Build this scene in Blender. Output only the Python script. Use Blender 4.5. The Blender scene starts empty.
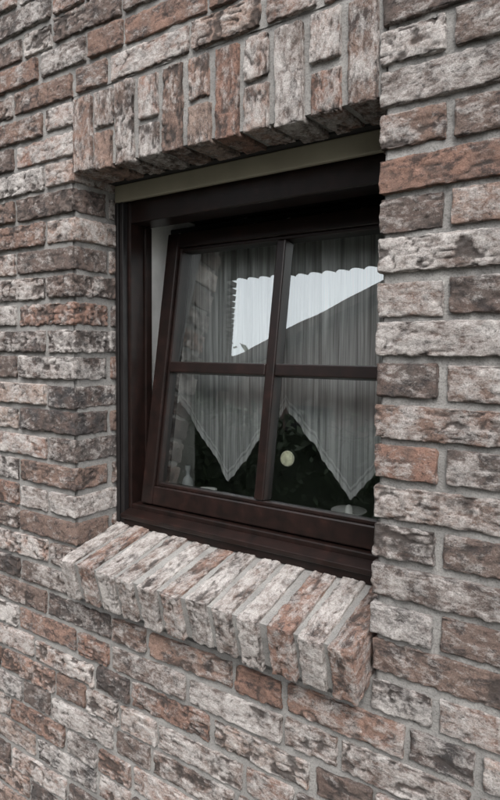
import bpy, math, random
import numpy as np
from mathutils import Matrix, Vector
random.seed(11); np.random.seed(7)
sc=bpy.context.scene
# ---------------- helpers
def link(o,parent=None):
    sc.collection.objects.link(o)
    if parent: o.parent=parent
    return o
def empty(name):
    e=bpy.data.objects.new(name,None); return link(e)
def mesh_obj(name,verts,faces,mat,parent=None,smooth=False):
    me=bpy.data.meshes.new(name); me.from_pydata([tuple(v) for v in verts],[],faces); me.update()
    if mat: me.materials.append(mat)
    if smooth: me.polygons.foreach_set('use_smooth',[True]*len(me.polygons))
    return link(bpy.data.objects.new(name,me),parent)
class MB:
    def __init__(s): s.v=[]; s.f=[]
    def box(s,x0,x1,y0,y1,z0,z1,M=None):
        b=len(s.v)
        for p in [(x0,y0,z0),(x1,y0,z0),(x1,y1,z0),(x0,y1,z0),(x0,y0,z1),(x1,y0,z1),(x1,y1,z1),(x0,y1,z1)]:
            s.v.append(M@Vector(p) if M else Vector(p))
        for f in [(0,3,2,1),(4,5,6,7),(0,1,5,4),(1,2,6,5),(2,3,7,6),(3,0,4,7)]: s.f.append(tuple(b+i for i in f))
        return s
    def lathe(s,prof,c,n=28):
        b=len(s.v)
        for r,z in prof:
            for i in range(n):
                a=2*math.pi*i/n; s.v.append(Vector((c[0]+r*math.cos(a),c[1]+r*math.sin(a),c[2]+z)))
        for j in range(len(prof)-1):
            for i in range(n):
                s.f.append((b+j*n+i,b+j*n+(i+1)%n,b+(j+1)*n+(i+1)%n,b+(j+1)*n+i))
        return s
    def obj(s,name,mat,parent=None,bevel=0,smooth=False):
        o=mesh_obj(name,s.v,s.f,mat,parent,smooth)
        if bevel:
            m=o.modifiers.new('b','BEVEL'); m.width=bevel; m.segments=2; m.limit_method='ANGLE'
        return o
# ---------------- materials
def newmat(name):
    m=bpy.data.materials.new(name); m.use_nodes=True; nt=m.node_tree
    return m,nt,nt.nodes['Principled BSDF']
def N(nt,t,**k):
    n=nt.nodes.new(t)
    for a,b in k.items(): setattr(n,a,b)
    return n
def noise(nt,vec,scale,detail=4,rough=.55,dist=0):
    n=N(nt,'ShaderNodeTexNoise'); n.inputs['Scale'].default_value=scale; n.inputs['Detail'].default_value=detail; n.inputs['Roughness'].default_value=rough
    n.inputs['Distortion'].default_value=dist
    if vec: nt.links.new(vec,n.inputs['Vector'])
    return n.outputs['Fac']
def ramp(nt,fac,stops,interp='LINEAR'):
    r=N(nt,'ShaderNodeValToRGB'); cr=r.color_ramp; cr.interpolation=interp
    while len(cr.elements)<len(stops): cr.elements.new(.5)
    for e,(p,c) in zip(cr.elements,stops):
        e.position=p; e.color=(c[0],c[1],c[2],1) if not isinstance(c,(int,float)) else (c,c,c,1)
    nt.links.new(fac,r.inputs[0]); return r.outputs[0]
def mix(nt,fac,a,b,blend='MIX'):
    m=N(nt,'ShaderNodeMix',data_type='RGBA',blend_type=blend)
    for s,i in ((fac,0),(a,6),(b,7)):
        if isinstance(s,(int,float)): m.inputs[i].default_value=s
        elif isinstance(s,tuple): m.inputs[i].default_value=(*s,1)
        else: nt.links.new(s,m.inputs[i])
    return m.outputs[2]
def math_(nt,op,a,b=None,clamp=False):
    m=N(nt,'ShaderNodeMath',operation=op,use_clamp=clamp)
    for i,s in enumerate((a,b)):
        if s is None: continue
        if isinstance(s,(int,float)): m.inputs[i].default_value=s
        else: nt.links.new(s,m.inputs[i])
    return m.outputs[0]
def bump(nt,bs,h,strength,dist):
    b=N(nt,'ShaderNodeBump'); b.inputs['Strength'].default_value=strength; b.inputs['Distance'].default_value=dist
    nt.links.new(h,b.inputs['Height']); nt.links.new(b.outputs[0],bs.inputs['Normal'])
def simple(name,col,rough=.6,var=.3,scale=20,bs_=.2,spec=None):
    m,nt,b=newmat(name); tc=N(nt,'ShaderNodeTexCoord').outputs['Object']
    f=noise(nt,tc,scale,5)
    c=ramp(nt,f,[(.3,tuple(x*(1-var) for x in col)),(.7,tuple(min(1,x*(1+var)) for x in col))])
    nt.links.new(c,b.inputs['Base Color']); b.inputs['Roughness'].default_value=rough
    if bs_: bump(nt,b,noise(nt,tc,scale*8,4),bs_,.002)
    if spec is not None: b.inputs['Specular IOR Level'].default_value=spec
    return m
def brick_mat():
    m,nt,b=newmat('aged_brick')
    bc=N(nt,'ShaderNodeAttribute',attribute_name='bc').outputs['Vector']
    br=N(nt,'ShaderNodeAttribute',attribute_name='br').outputs['Vector']
    sp=N(nt,'ShaderNodeSeparateXYZ'); nt.links.new(br,sp.inputs[0])
    r1,r2,h=sp.outputs
    base=ramp(nt,r1,[(0,(.058,.055,.056)),(.14,(.10,.086,.080)),(.36,(.16,.122,.106)),(.60,(.205,.145,.12)),(.78,(.26,.155,.12)),(.90,(.30,.195,.155)),(1,(.34,.265,.225))])
    n1=noise(nt,bc,26,6,.65)
    c=mix(nt,ramp(nt,n1,[(.42,0.0),(.60,.8)]),base,(.145,.103,.088))
    st=N(nt,'ShaderNodeMapping'); st.inputs['Scale'].default_value=(.7,1,1.15); st.inputs['Location'].default_value=(11,2,5); nt.links.new(bc,st.inputs[0])
    n2=noise(nt,st.outputs[0],36,8,.78,.4)
    soot=math_(nt,'MULTIPLY',ramp(nt,n2,[(.50,0.),(.59,1.)]),.8)
    c=mix(nt,soot,c,(.047,.042,.042))
    mp=N(nt,'ShaderNodeMapping'); mp.inputs['Scale'].default_value=(.6,1,1.2); mp.inputs['Location'].default_value=(3,7,1); nt.links.new(bc,mp.inputs[0])
    n3=noise(nt,mp.outputs[0],62,10,.84,.3)
    n4=noise(nt,bc,13,4,.6)
    t=math_(nt,'ADD',n3,math_(nt,'MULTIPLY',math_(nt,'SUBTRACT',n4,.5),.44))
    t=math_(nt,'ADD',t,math_(nt,'MULTIPLY',math_(nt,'SUBTRACT',r2,.5),.19))
    t=math_(nt,'ADD',t,math_(nt,'MULTIPLY',math_(nt,'SUBTRACT',h,.5),.14))
    w=ramp(nt,t,[(.455,0.),(.53,.42),(.66,1.)])
    white=mix(nt,noise(nt,bc,90,4,.7),(.38,.35,.33),(.70,.67,.645))
    c=mix(nt,math_(nt,'MULTIPLY',w,.86),c,white)
    gr=noise(nt,bc,480,4,.7)
    c=mix(nt,1.0,c,ramp(nt,gr,[(.3,.55),(.62,1.12)]),'MULTIPLY')
    n5=noise(nt,st.outputs[0],150,8,.8)
    pit=ramp(nt,n5,[(.35,1.),(.42,0.)])
    c=mix(nt,math_(nt,'MULTIPLY',pit,.85),c,(.045,.039,.037))
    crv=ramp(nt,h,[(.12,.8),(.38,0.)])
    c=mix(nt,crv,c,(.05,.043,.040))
    nt.links.new(c,b.inputs['Base Color']); b.inputs['Roughness'].default_value=.93; b.inputs['Specular IOR Level'].default_value=.15
    hh=math_(nt,'ADD',math_(nt,'MULTIPLY',noise(nt,bc,200,10,.84),1.3),math_(nt,'MULTIPLY',w,.20))
    hh=math_(nt,'SUBTRACT',hh,math_(nt,'MULTIPLY',pit,.40))
    bump(nt,b,hh,1.0,.0046)
    return m
def mortar_mat():
    m,nt,b=newmat('mortar'); tc=N(nt,'ShaderNodeTexCoord').outputs['Object']
    c=ramp(nt,noise(nt,tc,14,6,.65),[(.3,(.125,.121,.116)),(.55,(.195,.189,.180)),(.75,(.27,.262,.248))])
    c=mix(nt,ramp(nt,noise(nt,tc,400,3),[(.35,.6),(.5,0.)]),c,(.08,.076,.072))
    nt.links.new(c,b.inputs['Base Color']); b.inputs['Roughness'].default_value=.95
    bump(nt,b,noise(nt,tc,260,7,.7),.8,.003); return m
M_brick=brick_mat(); M_mortar=mortar_mat()
def wood_mat():
    m,nt,b=newmat('dark_stained_wood'); tc=N(nt,'ShaderNodeTexCoord').outputs['Object']
    f=noise(nt,tc,35,6,.6)
    c=ramp(nt,f,[(.3,(.0045,.003,.0026)),(.6,(.010,.005,.0042)),(.8,(.020,.009,.007))])
    nt.links.new(c,b.inputs['Base Color']); b.inputs['Roughness'].default_value=.34; b.inputs['Specular IOR Level'].default_value=.32
    bump(nt,b,noise(nt,tc,300,3),.15,.001); return m
M_wood=wood_mat()
M_rail=simple('dark_guide_rail',(.006,.005,.0052),.42,.3,30,.05)
M_beige=simple('beige_shutter_slat',(.20,.185,.14),.5,.12,12,.05)
M_plaster=simple('white_plaster',(.80,.80,.78),.9,.08,25,.4)
M_dark=simple('dark_lining',(.008,.007,.007),.8,.3,10,.1)
M_room=simple('room_wall',(.45,.44,.42),.9,.15,4,.1)
M_isill=simple('dark_stone_sill',(.075,.078,.075),.3,.3,60,.05)
def glass_mat():
    m=bpy.data.materials.new('window_glass'); m.use_nodes=True; nt=m.node_tree; nt.nodes.clear()
    out=N(nt,'ShaderNodeOutputMaterial'); mx=N(nt,'ShaderNodeMixShader'); tr=N(nt,'ShaderNodeBsdfTransparent'); gl=N(nt,'ShaderNodeBsdfGlossy')
    tr.inputs[0].default_value=(.95,.97,.96,1); gl.inputs['Roughness'].default_value=.0; gl.inputs['Color'].default_value=(.95,1,.99,1)
    fr=N(nt,'ShaderNodeFresnel'); fr.inputs[0].default_value=1.5
    nt.links.new(math_(nt,'MULTIPLY',fr.outputs[0],5.2,True),mx.inputs[0])
    tc=N(nt,'ShaderNodeTexCoord').outputs['Object']
    b=N(nt,'ShaderNodeBump'); b.inputs['Strength'].default_value=.03; b.inputs['Distance'].default_value=.01
    nt.links.new(noise(nt,tc,6,1),b.inputs['Height']); nt.links.new(b.outputs[0],gl.inputs['Normal'])
    nt.links.new(tr.outputs[0],mx.inputs[1]); nt.links.new(gl.outputs[0],mx.inputs[2]); nt.links.new(mx.outputs[0],out.inputs[0])
    return m
M_glass=glass_mat()
def curtain_mat(name,op):
    m=bpy.data.materials.new(name); m.use_nodes=True; nt=m.node_tree; nt.nodes.clear()
    out=N(nt,'ShaderNodeOutputMaterial'); mx=N(nt,'ShaderNodeMixShader'); tr=N(nt,'ShaderNodeBsdfTransparent')
    df=N(nt,'ShaderNodeBsdfDiffuse'); df.inputs[0].default_value=(.88,.90,.90,1)
    tl=N(nt,'ShaderNodeBsdfTranslucent'); tl.inputs[0].default_value=(.8,.82,.82,1)
    m2=N(nt,'ShaderNodeMixShader'); m2.inputs[0].default_value=.10
    nt.links.new(df.outputs[0],m2.inputs[1]); nt.links.new(tl.outputs[0],m2.inputs[2])
    tc=N(nt,'ShaderNodeTexCoord').outputs['Object']
    mp=N(nt,'ShaderNodeMapping'); mp.inputs['Scale'].default_value=(1,.0,.02); nt.links.new(tc,mp.inputs[0])
    f=ramp(nt,noise(nt,mp.outputs[0],130,3,.7),[(.35,op*.55),(.65,min(1,op*1.45))])
    nt.links.new(f,mx.inputs[0]); nt.links.new(tr.outputs[0],mx.inputs[1]); nt.links.new(m2.outputs[0],mx.inputs[2]); nt.links.new(mx.outputs[0],out.inputs[0])
    return m
M_cur=curtain_mat('sheer_net',.55); M_hem=curtain_mat('net_hem',.97)
# ---------------- brick engine
def hsh(ix,iy,iz):
    n=(ix*374761393+iy*668265263+iz*2147483647+1013904223)&0xffffffff
    n=((n^(n>>13))*1274126177)&0xffffffff
    n=((n^(n>>15))*2246822519)&0xffffffff
    return ((n^(n>>16))&0xffffff).astype(np.float64)/16777215.0
def vnoise(P):
    I=np.floor(P).astype(np.int64); F=P-I; F=F*F*(3-2*F)
    r=0
    for a in (0,1):
        for b in (0,1):
            for c in (0,1):
                w=(F[:,0] if a else 1-F[:,0])*(F[:,1] if b else 1-F[:,1])*(F[:,2] if c else 1-F[:,2])
                r=r+w*hsh(I[:,0]+a,I[:,1]+b,I[:,2]+c)
    return r
_cache={}
def topo(nx,ny,nz,faces):
    key=(nx,ny,nz,faces)
    if key in _cache: return _cache[key]
    Q=[]
    def g(a,b):
        A,B=np.meshgrid(np.arange(a-1),np.arange(b-1),indexing='ij'); return A.ravel(),B.ravel()
    def K(i,j,k): return (i*ny+j)*nz+k
    if 'f' in faces:
        i,k=g(nx,nz); Q.append(np.stack([K(i,0,k),K(i+1,0,k),K(i+1,0,k+1),K(i,0,k+1)],1))
    if 'k' in faces:
        i,k=g(nx,nz); J=ny-1; Q.append(np.stack([K(i,J,k+1),K(i+1,J,k+1),K(i+1,J,k),K(i,J,k)],1))
    j,k=g(ny,nz); Q.append(np.stack([K(0,j+1,k),K(0,j,k),K(0,j,k+1),K(0,j+1,k+1)],1))
    I=nx-1; Q.append(np.stack([K(I,j,k),K(I,j+1,k),K(I,j+1,k+1),K(I,j,k+1)],1))
    i,j=g(nx,ny); Q.append(np.stack([K(i,j+1,0),K(i+1,j+1,0),K(i+1,j,0),K(i,j,0)],1))
    k=nz-1; Q.append(np.stack([K(i,j,k),K(i+1,j,k),K(i+1,j+1,k),K(i,j+1,k)],1))
    Q=np.concatenate(Q); u,inv=np.unique(Q,return_inverse=True); inv=inv.reshape(Q.shape)
    ijk=np.stack([u//(ny*nz),(u//nz)%ny,u%nz],1)
    _cache[key]=(ijk,inv); return _cache[key]
def lines(L,sp):
    if sp>.008:
        n=max(1,round((L-.008)/sp)); return np.concatenate([[0],np.linspace(.004,L-.004,n+1),[L]])
    n=max(2,round((L-.006)/sp)); return np.concatenate([[0,.0012],np.linspace(.003,L-.003,n+1),[L-.0012,L]])
class Bricks:
    def __init__(s): s.P=[];s.D=[];s.L=[];s.R=[];s.F=[];s.E=[];s.n=0
    def add(s,o,size,sp,deep=False,M=None,jit=1.0,tone=None,lng=0,white=None,rough=None):
        size=np.array(size,float); size[0]+=random.uniform(-.003,.003)*jit; size[2]+=random.uniform(-.002,.002)*jit
        gx=lines(size[0],sp); gz=lines(size[2],sp)
        if deep: gy=lines(size[1],max(sp,.0035)); fc='fk'
        else:
            size[1]=.045; gy=np.array([0,.0012,.003,.006,.011,.018,.045]) if sp<=.008 else np.array([0,.004,.045]); fc='f'
        ijk,q=topo(len(gx),len(gy),len(gz),fc)
        p=np.stack([gx[ijk[:,0]],gy[ijk[:,1]],gz[ijk[:,2]]],1)
        r=random.uniform(.0018,.0034)
        hi=size-r
        if not deep: hi[1]=1.
        qq=np.minimum(np.maximum(p,r),hi); v=p-qq; ln=np.linalg.norm(v,axis=1,keepdims=True); nrm=v/np.maximum(ln,1e-9)
        pp=qq+r*nrm
        if not deep:
            bk=ijk[:,1]==len(gy)-1; pp[bk]=p[bk]
        dd=np.minimum(p,size-p)
        if not deep: dd[:,1]=p[:,1]
        ds=np.sort(dd,axis=1)[:,1]
        s.E.append(np.clip(1-ds/.006,0,1))
        off=np.array([random.uniform(-300,300) for _ in range(3)])
        c=size/2
        cl=lambda a,m_: max(-m_,min(m_,a))
        ax=math.radians(random.gauss(0,.7))*jit; az=math.radians(cl(random.gauss(0,.5),.9))*jit; ay=math.radians(random.gauss(0,.45))*jit
        R=np.array(Matrix.Rotation(ax,3,'X')@Matrix.Rotation(ay,3,'Y')@Matrix.Rotation(az,3,'Z'))
        j=np.array([random.gauss(0,.0010),cl(random.gauss(-.0005,.0016),.0022),random.gauss(0,.0010)])*jit
        W_=(pp-c)@R.T+c+np.array(o)+j; WN=nrm@R.T
        if M is not None:
            A=np.array(M.to_3x3()); T_=np.array(M.translation); W_=W_@A.T+T_; WN=WN@A.T
        loc=p.copy()
        if lng==2: loc=loc[:,[2,1,0]]
        if lng==1: loc=loc[:,[1,0,2]]
        s.P.append(W_);s.D.append(WN);s.L.append(loc+off*.1)
        r1=random.random() if tone is None else tone; r2=random.random() if white is None else white
        s.R.append(np.tile([r1,r2,random.random() if rough is None else rough],(len(p),1)))
        s.F.append(q+s.n); s.n+=len(p)
    def build(s,name,parent,amp=1.0):
        P=np.concatenate(s.P);D=np.concatenate(s.D);L=np.concatenate(s.L);R=np.concatenate(s.R);F=np.concatenate(s.F);E=np.concatenate(s.E)
        n1=vnoise(L*np.array([20,36,36]))*2-1
        n2=vnoise(L*np.array([34,85,95])+17.3); rid=np.clip((1-np.abs(2*n2-1))-.76,0,1)/.24
        n2b=vnoise(L*np.array([32,45,45])+5.1)
        n3=vnoise(L*np.array([120,150,150])+3.3)*2-1
        n6=vnoise(L*np.array([260,300,300])+8.8)*2-1
        n7=vnoise(L*90+55.)
        n8=vnoise(L*np.array([50,70,70])+71.)
        k=.5+.85*R[:,2]**1.3
        m1=np.clip((n2b-.46)*7,0,1)
        flake=np.clip((n8-.56)*9,0,1)
        chip=np.clip((n7-.40)*3,0,1)*E
        d=k*(.0012*n1-.0026*rid*m1+.0010*n3+.0006*n6-.0014*flake)-.0026*chip+.0003*n6
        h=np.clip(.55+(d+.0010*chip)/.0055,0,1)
        P=P+D*(d*amp)[:,None]
        me=bpy.data.meshes.new(name); me.vertices.add(len(P)); me.vertices.foreach_set('co',P.ravel().astype(np.float32))
        me.loops.add(F.size); me.loops.foreach_set('vertex_index',F.ravel().astype(np.int32))
        me.polygons.add(len(F)); me.polygons.foreach_set('loop_start',np.arange(0,F.size,4,dtype=np.int32))
        me.polygons.foreach_set('use_smooth',np.ones(len(F),dtype=bool))
        me.update(calc_edges=True)
        a=me.attributes.new('bc','FLOAT_VECTOR','POINT'); a.data.foreach_set('vector',L.ravel().astype(np.float32))
        R2=R.copy(); R2[:,2]=h
        a=me.attributes.new('br','FLOAT_VECTOR','POINT'); a.data.foreach_set('vector',R2.ravel().astype(np.float32))
        me.materials.append(M_brick); me.validate()
        return link(bpy.data.objects.new(name,me),parent)
# ---------------- house
W=.704; ZT=.806; CP=.062; ZO=-.020; BH=.0512; J=.0108
XL,XR=-1.9,2.5; GZ=-1.12
house=empty('brick_house')
FX=(-.48,1.08); FZ=(-.86,1.5)
def sp_for(x0,x1,z):
    return .0026 if (x1>FX[0] and x0<FX[1] and FZ[0]<z<FZ[1]) else .02
B=Bricks()
S,H=.208,.098
prev=[]
def run(x,direction,end,z,first,k,edge_deep):
    joints=[]; i=0; lastH=False
    while (x<end) if direction>0 else (x>end):
        if i==0: L=first
        else:
            L=H if (random.random()<.36 and not lastH) else S
            if random.random()<.05: L=.15
            nx=x+direction*(L+J)
            if any(abs(nx-p)<.028 for p in prev):
                L=H if L!=H else S
        lastH=(L==H)
        x0=x if direction>0 else x-L
        if i==0 and edge_deep is not None:
            B.add((x0,0,z),(L,edge_deep,BH),sp_for(x0,x0+L,z),deep=True)
        else: B.add((x0,0,z),(L,.045,BH),sp_for(x0,x0+L,z))
        x+=direction*(L+J); joints.append(x); i+=1
    return joints
k0=int((GZ-ZO)/CP); k1=int((2.3-ZO)/CP)
for k in range(k0,k1+1):
    z=ZO+k*CP+J/2
    nj=[]
    if -2<=k<=15:
        odd=k%2==1
        nj+=run(W,1,XR,z,S if odd else H,k,(.098 if odd else .128))
        nj+=run(0,-1,XL,z,H if odd else S,k,(.128 if odd else .098))
        if not odd and k>=0: B.add((-.060,.108,z),(.060,.022,BH),.0045,deep=True)
        if odd and k>=0: B.add((W,.108,z),(.06,.022,BH),.01,deep=True)
    else:
        st=.1+random.random()*.2
        nj+=run(st,1,XR,z,S,k,None); nj+=run(st-J,-1,XL,z,H,k,None)
    prev=nj
B.build('wall_bricks',house)
# soldier lintel
B=Bricks(); n=11; pit=(W+.006)/n; zt=ZO+16*CP-J/2
for i in range(n):
    x=i*pit+.001; w=pit-.0120
    full=(i%2==0); z0=ZT+random.uniform(-.002,.002)
    if full: B.add((x,0,z0),(w,.102,zt-z0),.003,deep=True,lng=2,tone=[.9,.5,.62,.78,.35,.6][i//2])
    else:
        zs=z0+(zt-z0)*(.5+random.uniform(-.06,.06))
        B.add((x,0,z0),(w,.102,zs-z0-.005),.003,deep=True,lng=2); B.add((x,0,zs+.006),(w,.102,zt-zs-.006),.003,deep=True,lng=2)
B.build('soldier_course_lintel',house)
# rowlock sill
B=Bricks(); n=12; pit=(W+.012)/n; ang=math.radians(14.0)
MS=Matrix.Translation((0,-.053,-.029))@Matrix.Rotation(ang,4,'X')
for i in range(n):
    x=i*pit+.001; w=pit-.0142
    B.add((x,random.uniform(-.004,.003),-.096),(w,.205,.096),.0028,deep=True,M=MS,lng=1,jit=1.3,
          tone=[.35,.72,.3,.55,.4,.70,.3,.50,.4,.80,.45,.86][i],white=[.9,.6,1.,.8,1.05,.65,1.,.9,1.05,.6,1.,.45][i],rough=.3)
B.build('rowlock_sill_bricks',house)
mb=MB(); mb.box(.004,W-.022,.009,.19,-.090,-.0060,MS); mb.obj('sill_mortar',M_mortar,house)
def mortar_grid():
    sx=.006; xs=np.arange(-.6,1.2,sx); zs=np.arange(-1.1,1.7,sx)
    X,Z=np.meshgrid(xs,zs,indexing='ij'); P=np.stack([X.ravel(),np.zeros(X.size),Z.ravel()],1)
    Y=.0078+(vnoise(P*45+9)-.5)*.0030+(vnoise(P*110+2)-.5)*.0022
    P[:,1]=Y; nx,nz=len(xs),len(zs)
    F=[]
    for i in range(nx-1):
        for k in range(nz-1):
            xc=xs[i]+sx/2; zc=zs[k]+sx/2
            if -.009<xc<W+.009 and -.142<zc<zt+.012: continue
            a=i*nz+k; F.append((a,a+nz,a+nz+1,a+1))
    mesh_obj('mortar_joints',P,F,M_mortar,house,True)
mortar_grid()
mb=MB()
mb.box(XL,-.006,.0118,.132,GZ,zt+.01); mb.box(W+.006,XR,.0118,.132,GZ,zt+.01)
mb.box(-.006,W+.006,.0119,.132,GZ,-.135); mb.box(XL,XR,.0119,.132,zt+.0102,2.3)
mb.box(-.0058,W+.0058,.009,.100,ZT+.008,zt+.01)
mb.box(-.0058,W+.0058,.012,.132,-.1348,-.095)
mb.obj('mortar_core',M_mortar,house)
mb=MB()
mb.box(XL,-.014,.134,.204,GZ,2.3); mb.box(.794,XR,.134,.204,GZ,2.3); mb.box(-.0138,.7938,.134,.204,GZ,.008); mb.box(-.0138,.7938,.134,.204,.832,2.3)
mb.obj('cavity',M_dark,house)
mb=MB(); mb.box(XL,-.006,.206,.42,GZ,2.3); mb.box(.784,XR,.206,.42,GZ,2.3); mb.box(-.0058,.7838,.206,.42,GZ,.006)
mb.obj('inner_wall',M_plaster,house)
mb=MB(); mb.box(-.0058,.7838,.206,.42,.775,2.3); mb.obj('inner_lintel',M_dark,house)
mb=MB(); mb.box(-.0056,.7836,.2062,.46,.0062,.030); mb.obj('inner_windowsill',M_isill,house,bevel=.003)
mb=MB(); mb.box(XL,XR,3.4,3.5,GZ,2.3); mb.box(XL-.1,XL-.002,.0,3.5,GZ,2.3); mb.box(XR+.002,XR+.1,.0,3.5,GZ,2.3); mb.box(XL,XR,.421,3.39,2.2,2.3); mb.box(XL,XR,.421,3.39,GZ,GZ+.05)
mb.obj('room_shell',M_room,house)
M_tile=simple('roof_tiles',(.07,.05,.045),.8,.3,6,.3)
rv=[];rf=[]
for i in range(121):
    x=XL-.3+i*(XR-XL+.6)/120; wv=.03*abs(math.sin(i*math.pi/4))
    for (y,z) in ((-.3,2.2),(3.7,4.6)): rv.append((x,y,z+wv))
for i in range(120): rf.append((2*i,2*i+2,2*i+3,2*i+1))
mesh_obj('roof',rv,rf,M_tile,house)
mb=MB(); mb.box(-.002,W+.02,.1005,.150,ZT+.004,ZT+.04); mb.obj('lintel_angle',M_dark,house)
mb=MB(); mb.box(.001,W+.004,.118,.130,ZT-.036,ZT+.003); mb.box(.001,W+.004,.1302,.1358,ZT-.030,ZT+.002); mb.obj('roller_shutter_slat',M_beige,house,bevel=.003)
# window
win=empty('window'); win.parent=house
mb=MB()
mb.box(-.012,.034,.136,.204,.014,.80); mb.box(.742,.792,.136,.204,.014,.80)
mb.box(.0342,.7418,.137,.204,.722,.80); mb.box(.0342,.7418,.137,.204,.014,.060)
mb.box(.0343,.040,.180,.203,.0602,.7218); mb.box(.732,.7417,.166,.203,.0602,.7218)
mb.obj('window_frame',M_wood,win,bevel=.003)
mb=MB(); mb.box(.0005,.011,.119,.1355,.014,ZT-.037); mb.box(.0112,.015,.128,.1353,.014,ZT-.037); mb.box(.0152,.026,.120,.1357,.014,ZT-.037)
mb.obj('shutter_guide_rail',M_rail,win,bevel=.0015)
mb=MB(); MD=Matrix.Translation((0,.136,.046))@Matrix.Rotation(math.radians(14),4,'X')
mb.box(.0265,.7415,-.030,.002,-.010,.002,MD); mb.box(.0265,W+.01,.118,.1355,.010,.034)
mb.obj('drip_rail',M_wood,win,bevel=.002)
DX=-.007
T=Matrix.Translation((DX,.156,.062))@Matrix.Rotation(math.radians(-8.6),4,'X')
sash=empty('tilted_sash'); sash.parent=win
x0,x1,h_=.063,.721,.655; xm=.392; zm=.328
mb=MB()
mb.box(x0,x0+.036,-.012,.045,0,h_,T); mb.box(x1-.036,x1,-.012,.045,0,h_,T)
mb.box(x0+.0362,x1-.0362,-.011,.044,0,.044,T); mb.box(x0+.0362,x1-.0362,-.011,.044,h_-.036,h_,T)
mb.obj('sash_frame',M_wood,sash,bevel=.003)
mb=MB()
mb.box(x0+.0364,x0+.044,-.004,.03,.0442,h_-.0362,T); mb.box(x1-.044,x1-.0364,-.004,.03,.0442,h_-.0362,T)
mb.box(x0+.0442,x1-.0442,-.004,.03,.0442,.053,T); mb.box(x0+.0442,x1-.0442,-.004,.03,h_-.044,h_-.0362,T)
mb.obj('glazing_bead',M_wood,sash,bevel=.002)
mb=MB(); mb.box(xm-.0115,xm+.0115,-.008,.03,.0532,h_-.0442,T)
mb.box(x0+.0442,xm-.0117,-.008,.03,zm-.013,zm+.013,T); mb.box(xm+.0117,x1-.0442,-.008,.03,zm-.013,zm+.013,T)
mb.obj('muntins',M_wood,sash,bevel=.003)
g=[T@Vector(p) for p in [(x0+.04,.010,.048),(x1-.04,.010,.048),(x1-.04,.010,h_-.04),(x0+.04,.010,h_-.04)]]
mesh_obj('glass_pane',g,[(0,1,2,3)],M_glass,sash)
# ---------------- curtain
cv=[];cf=[];mi=[]
nx,nz=420,80
def bottom(x):
    t=((x-.192-DX)/.166+1)%2-1
    return .098+.198*min(1,abs(t))+.0035*abs(math.sin(x*190))
for i in range(nx+1):
    x=-.02+.82*i/nx; zb=bottom(x)
    for k in range(nz+1):
        if k<=1: z=zb+.016*k
        elif k<=3: z=zb+.016+.006*(k-1)
        else: z=zb+.028+(.728-zb-.028)*(k-3)/(nz-3)
        f=min(1,(z-.05)/.7)
        y=.325+.010*(.3+.9*f)*math.sin(x*105+1.8*math.sin(x*31))+.004*math.sin(x*61+z*3)
        cv.append((x,y,z))
for i in range(nx):
    for k in range(nz):
        a=i*(nz+1)+k; cf.append((a,a+nz+1,a+nz+2,a+1)); mi.append(1 if k in (0,2) else 0)
o=mesh_obj('net_curtain',cv,cf,M_cur,None,True); o.data.materials.append(M_hem); o.data.polygons.foreach_set('material_index',mi)
mb=MB(); mb.box(-.005,.783,.318,.334,.728,.742); mb.obj('curtain_rod',M_dark,o,bevel=.003)
# ---------------- sill things
M_bot,nt_,b_=newmat('bottle_glass'); b_.inputs['Base Color'].default_value=(.86,.90,.92,1); b_.inputs['Roughness'].default_value=.08; b_.inputs['Transmission Weight'].default_value=.15
M_porc=simple('white_porcelain',(.90,.91,.89),.2,.03,30,0)
MB().lathe([(0,0),(.014,0),(.016,.004),(.016,.047),(.012,.058),(.006,.064),(.006,.078),(.0075,.079),(.0075,.092),(0,.092)],(.046,.33,.0305)).obj('glass_bottle',M_bot,None,smooth=True)
MB().lathe([(0,0),(.014,0),(.015,.005),(.025,.018),(.030,.036),(.028,.036),(.022,.018),(0,.006)],(.106,.33,.0305)).obj('small_bowl',M_porc,None,smooth=True)
MB().lathe([(0,0),(.018,0),(.020,.010),(.042,.024),(.041,.026),(.018,.016),(.009,.018),(.008,.034),(.003,.038),(0,.038)],(.478,.40,.0305)).obj('small_dish',M_porc,None,smooth=True)
M_orn=simple('cream_enamel',(.78,.77,.60),.4,.2,200,.2)
orn=empty('window_ornament')
mo=MB().lathe([(0,.003),(.005,.0035),(.006,.002),(.009,.0035),(.011,.002),(.0145,.0035),(.0165,.001),(.0165,0),(0,0)],(0,0,0),32)
d=mo.obj('disc',M_orn,orn,smooth=True)
d.matrix_world=T@Matrix.Translation((.4405,.0155,.145))@Matrix.Rotation(math.radians(90),4,'X')
# ---------------- surroundings
M_ground=simple('garden_ground',(.10,.10,.085),.95,.4,1.5,.3)
mesh_obj('ground',[(-150,-150,GZ),(150,-150,GZ),(150,150,GZ),(-150,150,GZ)],[(0,1,2,3)],M_ground)
M_leaf=simple('hedge_leaves',(.038,.055,.028),.7,.6,3,0)
rng=np.random.RandomState(3)
def leafmass(blobs,s):
    v=[];f=[]
    for cx,cy,cz,sx,sy,sz,n,box in blobs:
        for _ in range(n):
            p=rng.uniform(-1,1,3)
            e=1+.18*math.sin(p[0]*9+p[2]*5)
            m_=max(abs(p)) if box else np.linalg.norm(p); p=p/m_*(rng.uniform(.7,1))*e
            c=np.array([cx+p[0]*sx,cy+p[1]*sy,max(GZ+.02,cz+p[2]*sz)])
            a=rng.normal(size=3);a/=np.linalg.norm(a); b=np.cross(a,rng.normal(size=3)); b/=np.linalg.norm(b)
            k=len(v); s_=s*rng.uniform(.6,1.4)
            for u,w in ((-1,0),(0,-.5),(1,0),(0,.5)): v.append(c+a*u*s_+b*w*s_)
            f.append((k,k+1,k+2,k+3))
    return v,f
v,f=leafmass([(-3,-6.4,.15,6.5,.5,1.25,16000,True)],.07)
hedge=mesh_obj('hedge',v,f,M_leaf)
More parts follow.
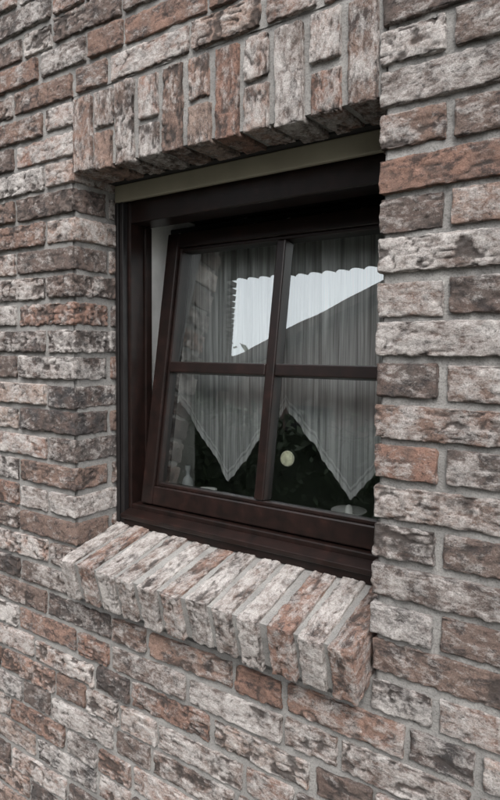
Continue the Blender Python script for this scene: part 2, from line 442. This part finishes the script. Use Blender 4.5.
mbh=MB(); mbh.box(-9.2,3.2,-6.7,-6.1,GZ,1.1); hc=mbh.obj('hedge_core',simple('hedge_core',(.015,.025,.01),.9,.3,3,0),hedge)
bl=[(x,-12+rng.uniform(-1,1),1.2+rng.uniform(-.3,.5),1.9,1.6,2.2+rng.uniform(-.3,.4),2200,False) for x in np.arange(-27,-8.5,2.6)]
v,f=leafmass(bl,.16)
row=mesh_obj('distant_tree_row',v,f,M_leaf)
mb=MB()
for b_2 in bl: mb.box(b_2[0]-.15,b_2[0]+.15,b_2[1]-.15,b_2[1]+.15,GZ,1.6); mb.box(b_2[0]-1,b_2[0]+1,b_2[1]-.6,b_2[1]+.6,-.3,2.2)
mb.obj('trunks_and_core',bpy.data.materials['hedge_core'],row)
nh=empty('invented_house'); M_nb=simple('invented_house_brick',(.13,.09,.075),.9,.3,3,.2)  # invented house out of view, gives the glass a reflected roof slope
ex0,ez,rx,rz=-7.5,2.50,-.8,5.72
ex1=2*rx-ex0
mesh_obj('gable_wall',[(ex0+.5,-9,GZ),(ex1-.5,-9,GZ),(ex1-.5,-9,ez),(rx,-9,rz-.15),(ex0+.5,-9,ez),
   (ex0+.5,-17,GZ),(ex1-.5,-17,GZ),(ex1-.5,-17,ez),(rx,-17,rz-.15),(ex0+.5,-17,ez)],
   [(0,1,2,3,4),(9,8,7,6,5),(0,4,9,5),(1,6,7,2)],M_nb,nh)
for s in (0,1):
    a=(ex0,ez) if s==0 else (ex1,ez)
    mb2v=[(a[0],-8.6,a[1]),(rx,-8.6,rz),(rx,-17.4,rz),(a[0],-17.4,a[1]),(a[0],-8.6,a[1]-.2),(rx,-8.6,rz-.2),(rx,-17.4,rz-.2),(a[0],-17.4,a[1]-.2)]
    mesh_obj('roof_slope',mb2v,[(0,1,2,3),(7,6,5,4),(0,4,5,1),(0,3,7,4),(3,2,6,7)],M_tile,nh)
mb=MB()
for wx in (-4.6,-2.2,.6,3): mb.box(wx-.5,wx+.5,-9.02,-8.97,1.0,2.1)
mb.obj('windows',M_dark,nh)
M_can=simple('added_canopy_sheeting',(.05,.045,.04),.8,.3,4,.1)
cp=empty('added_canopy')  # made-up unseen canopy, wavy edges shape the sky reflected in the panes
def edge(a,b,n,amp):
    a=np.array(a);b=np.array(b);t=(b-a)/np.linalg.norm(b-a);nn=np.array([-t[1],t[0]])
    out=[]
    for i in range(n*8):
        u=i/(n*8); ph=(u*n)%1
        out.append(a+(b-a)*u+nn*amp*abs(math.sin(math.pi*ph)))
    return out
Hc=2.15
A=(-2.36,-3.06); C=(.6,-3.02)
e1=edge((-6.1,-8.2),A,30,.09); e2=edge(A,C,22,.05)
pts=[np.array(p) for p in [(.6,-2.45),(-7,-2.45),(-7,-8.2)]]+e1+e2+[np.array(C)]
nv=len(pts)
vv=[(p[0],p[1],Hc) for p in pts]+[(p[0],p[1],Hc+.05) for p in pts]
ff=[tuple(range(nv)),tuple(range(2*nv-1,nv-1,-1))]+[(i,(i+1)%nv,(i+1)%nv+nv,i+nv) for i in range(nv)]
mesh_obj('added_canopy_roof',vv,ff,M_can,cp)
mb=MB()
for px,py in ((.5,-2.6),(-3.5,-2.6),(-6.9,-2.6),(-6.9,-8.0),(-6.4,-8.0)): mb.box(px-.05,px+.05,py-.05,py+.05,GZ,Hc-.001)
mb.obj('posts',M_wood,cp)
# ---------------- light
w=bpy.data.worlds.new('World'); sc.world=w; w.use_nodes=True; nt=w.node_tree
bg=nt.nodes['Background']; sky=N(nt,'ShaderNodeTexSky',sky_type='NISHITA'); sky.sun_disc=False
sdir=Vector((.55,-1,1.5)).normalized()
el=math.asin(sdir.z); sky.sun_elevation=el; sky.sun_rotation=math.atan2(sdir.x,sdir.y)
sky.air_density=1; sky.dust_density=4
hs=N(nt,'ShaderNodeHueSaturation'); hs.inputs['Saturation'].default_value=.2; hs.inputs['Value'].default_value=3.7
nt.links.new(sky.outputs[0],hs.inputs['Color']); nt.links.new(hs.outputs[0],bg.inputs[0]); bg.inputs[1].default_value=.15
sl=bpy.data.lights.new('sun','SUN'); sl.energy=1.5; sl.angle=math.radians(18); sl.color=(1,.97,.93)
so=link(bpy.data.objects.new('sun',sl)); so.rotation_euler=(-sdir).to_track_quat('-Z','Y').to_euler()
# ---------------- camera
cam=bpy.data.cameras.new('camera'); co=link(bpy.data.objects.new('camera',cam)); sc.camera=co
cam.sensor_fit='VERTICAL'; cam.sensor_height=24; cam.lens=24*593/800; cam.clip_start=.02; cam.clip_end=500
cam.shift_y=-.024
co.location=(1.062,-.861,.429)
co.rotation_euler=(Matrix.Rotation(math.radians(34.5),3,'Z')@Matrix.Rotation(math.radians(90-3.0),3,'X')@Matrix.Rotation(math.radians(.35),3,'Z')).to_euler()
sc.view_settings.view_transform='Standard'; sc.view_settings.look='None'; sc.view_settings.exposure=0
sc.render.engine='CYCLES'
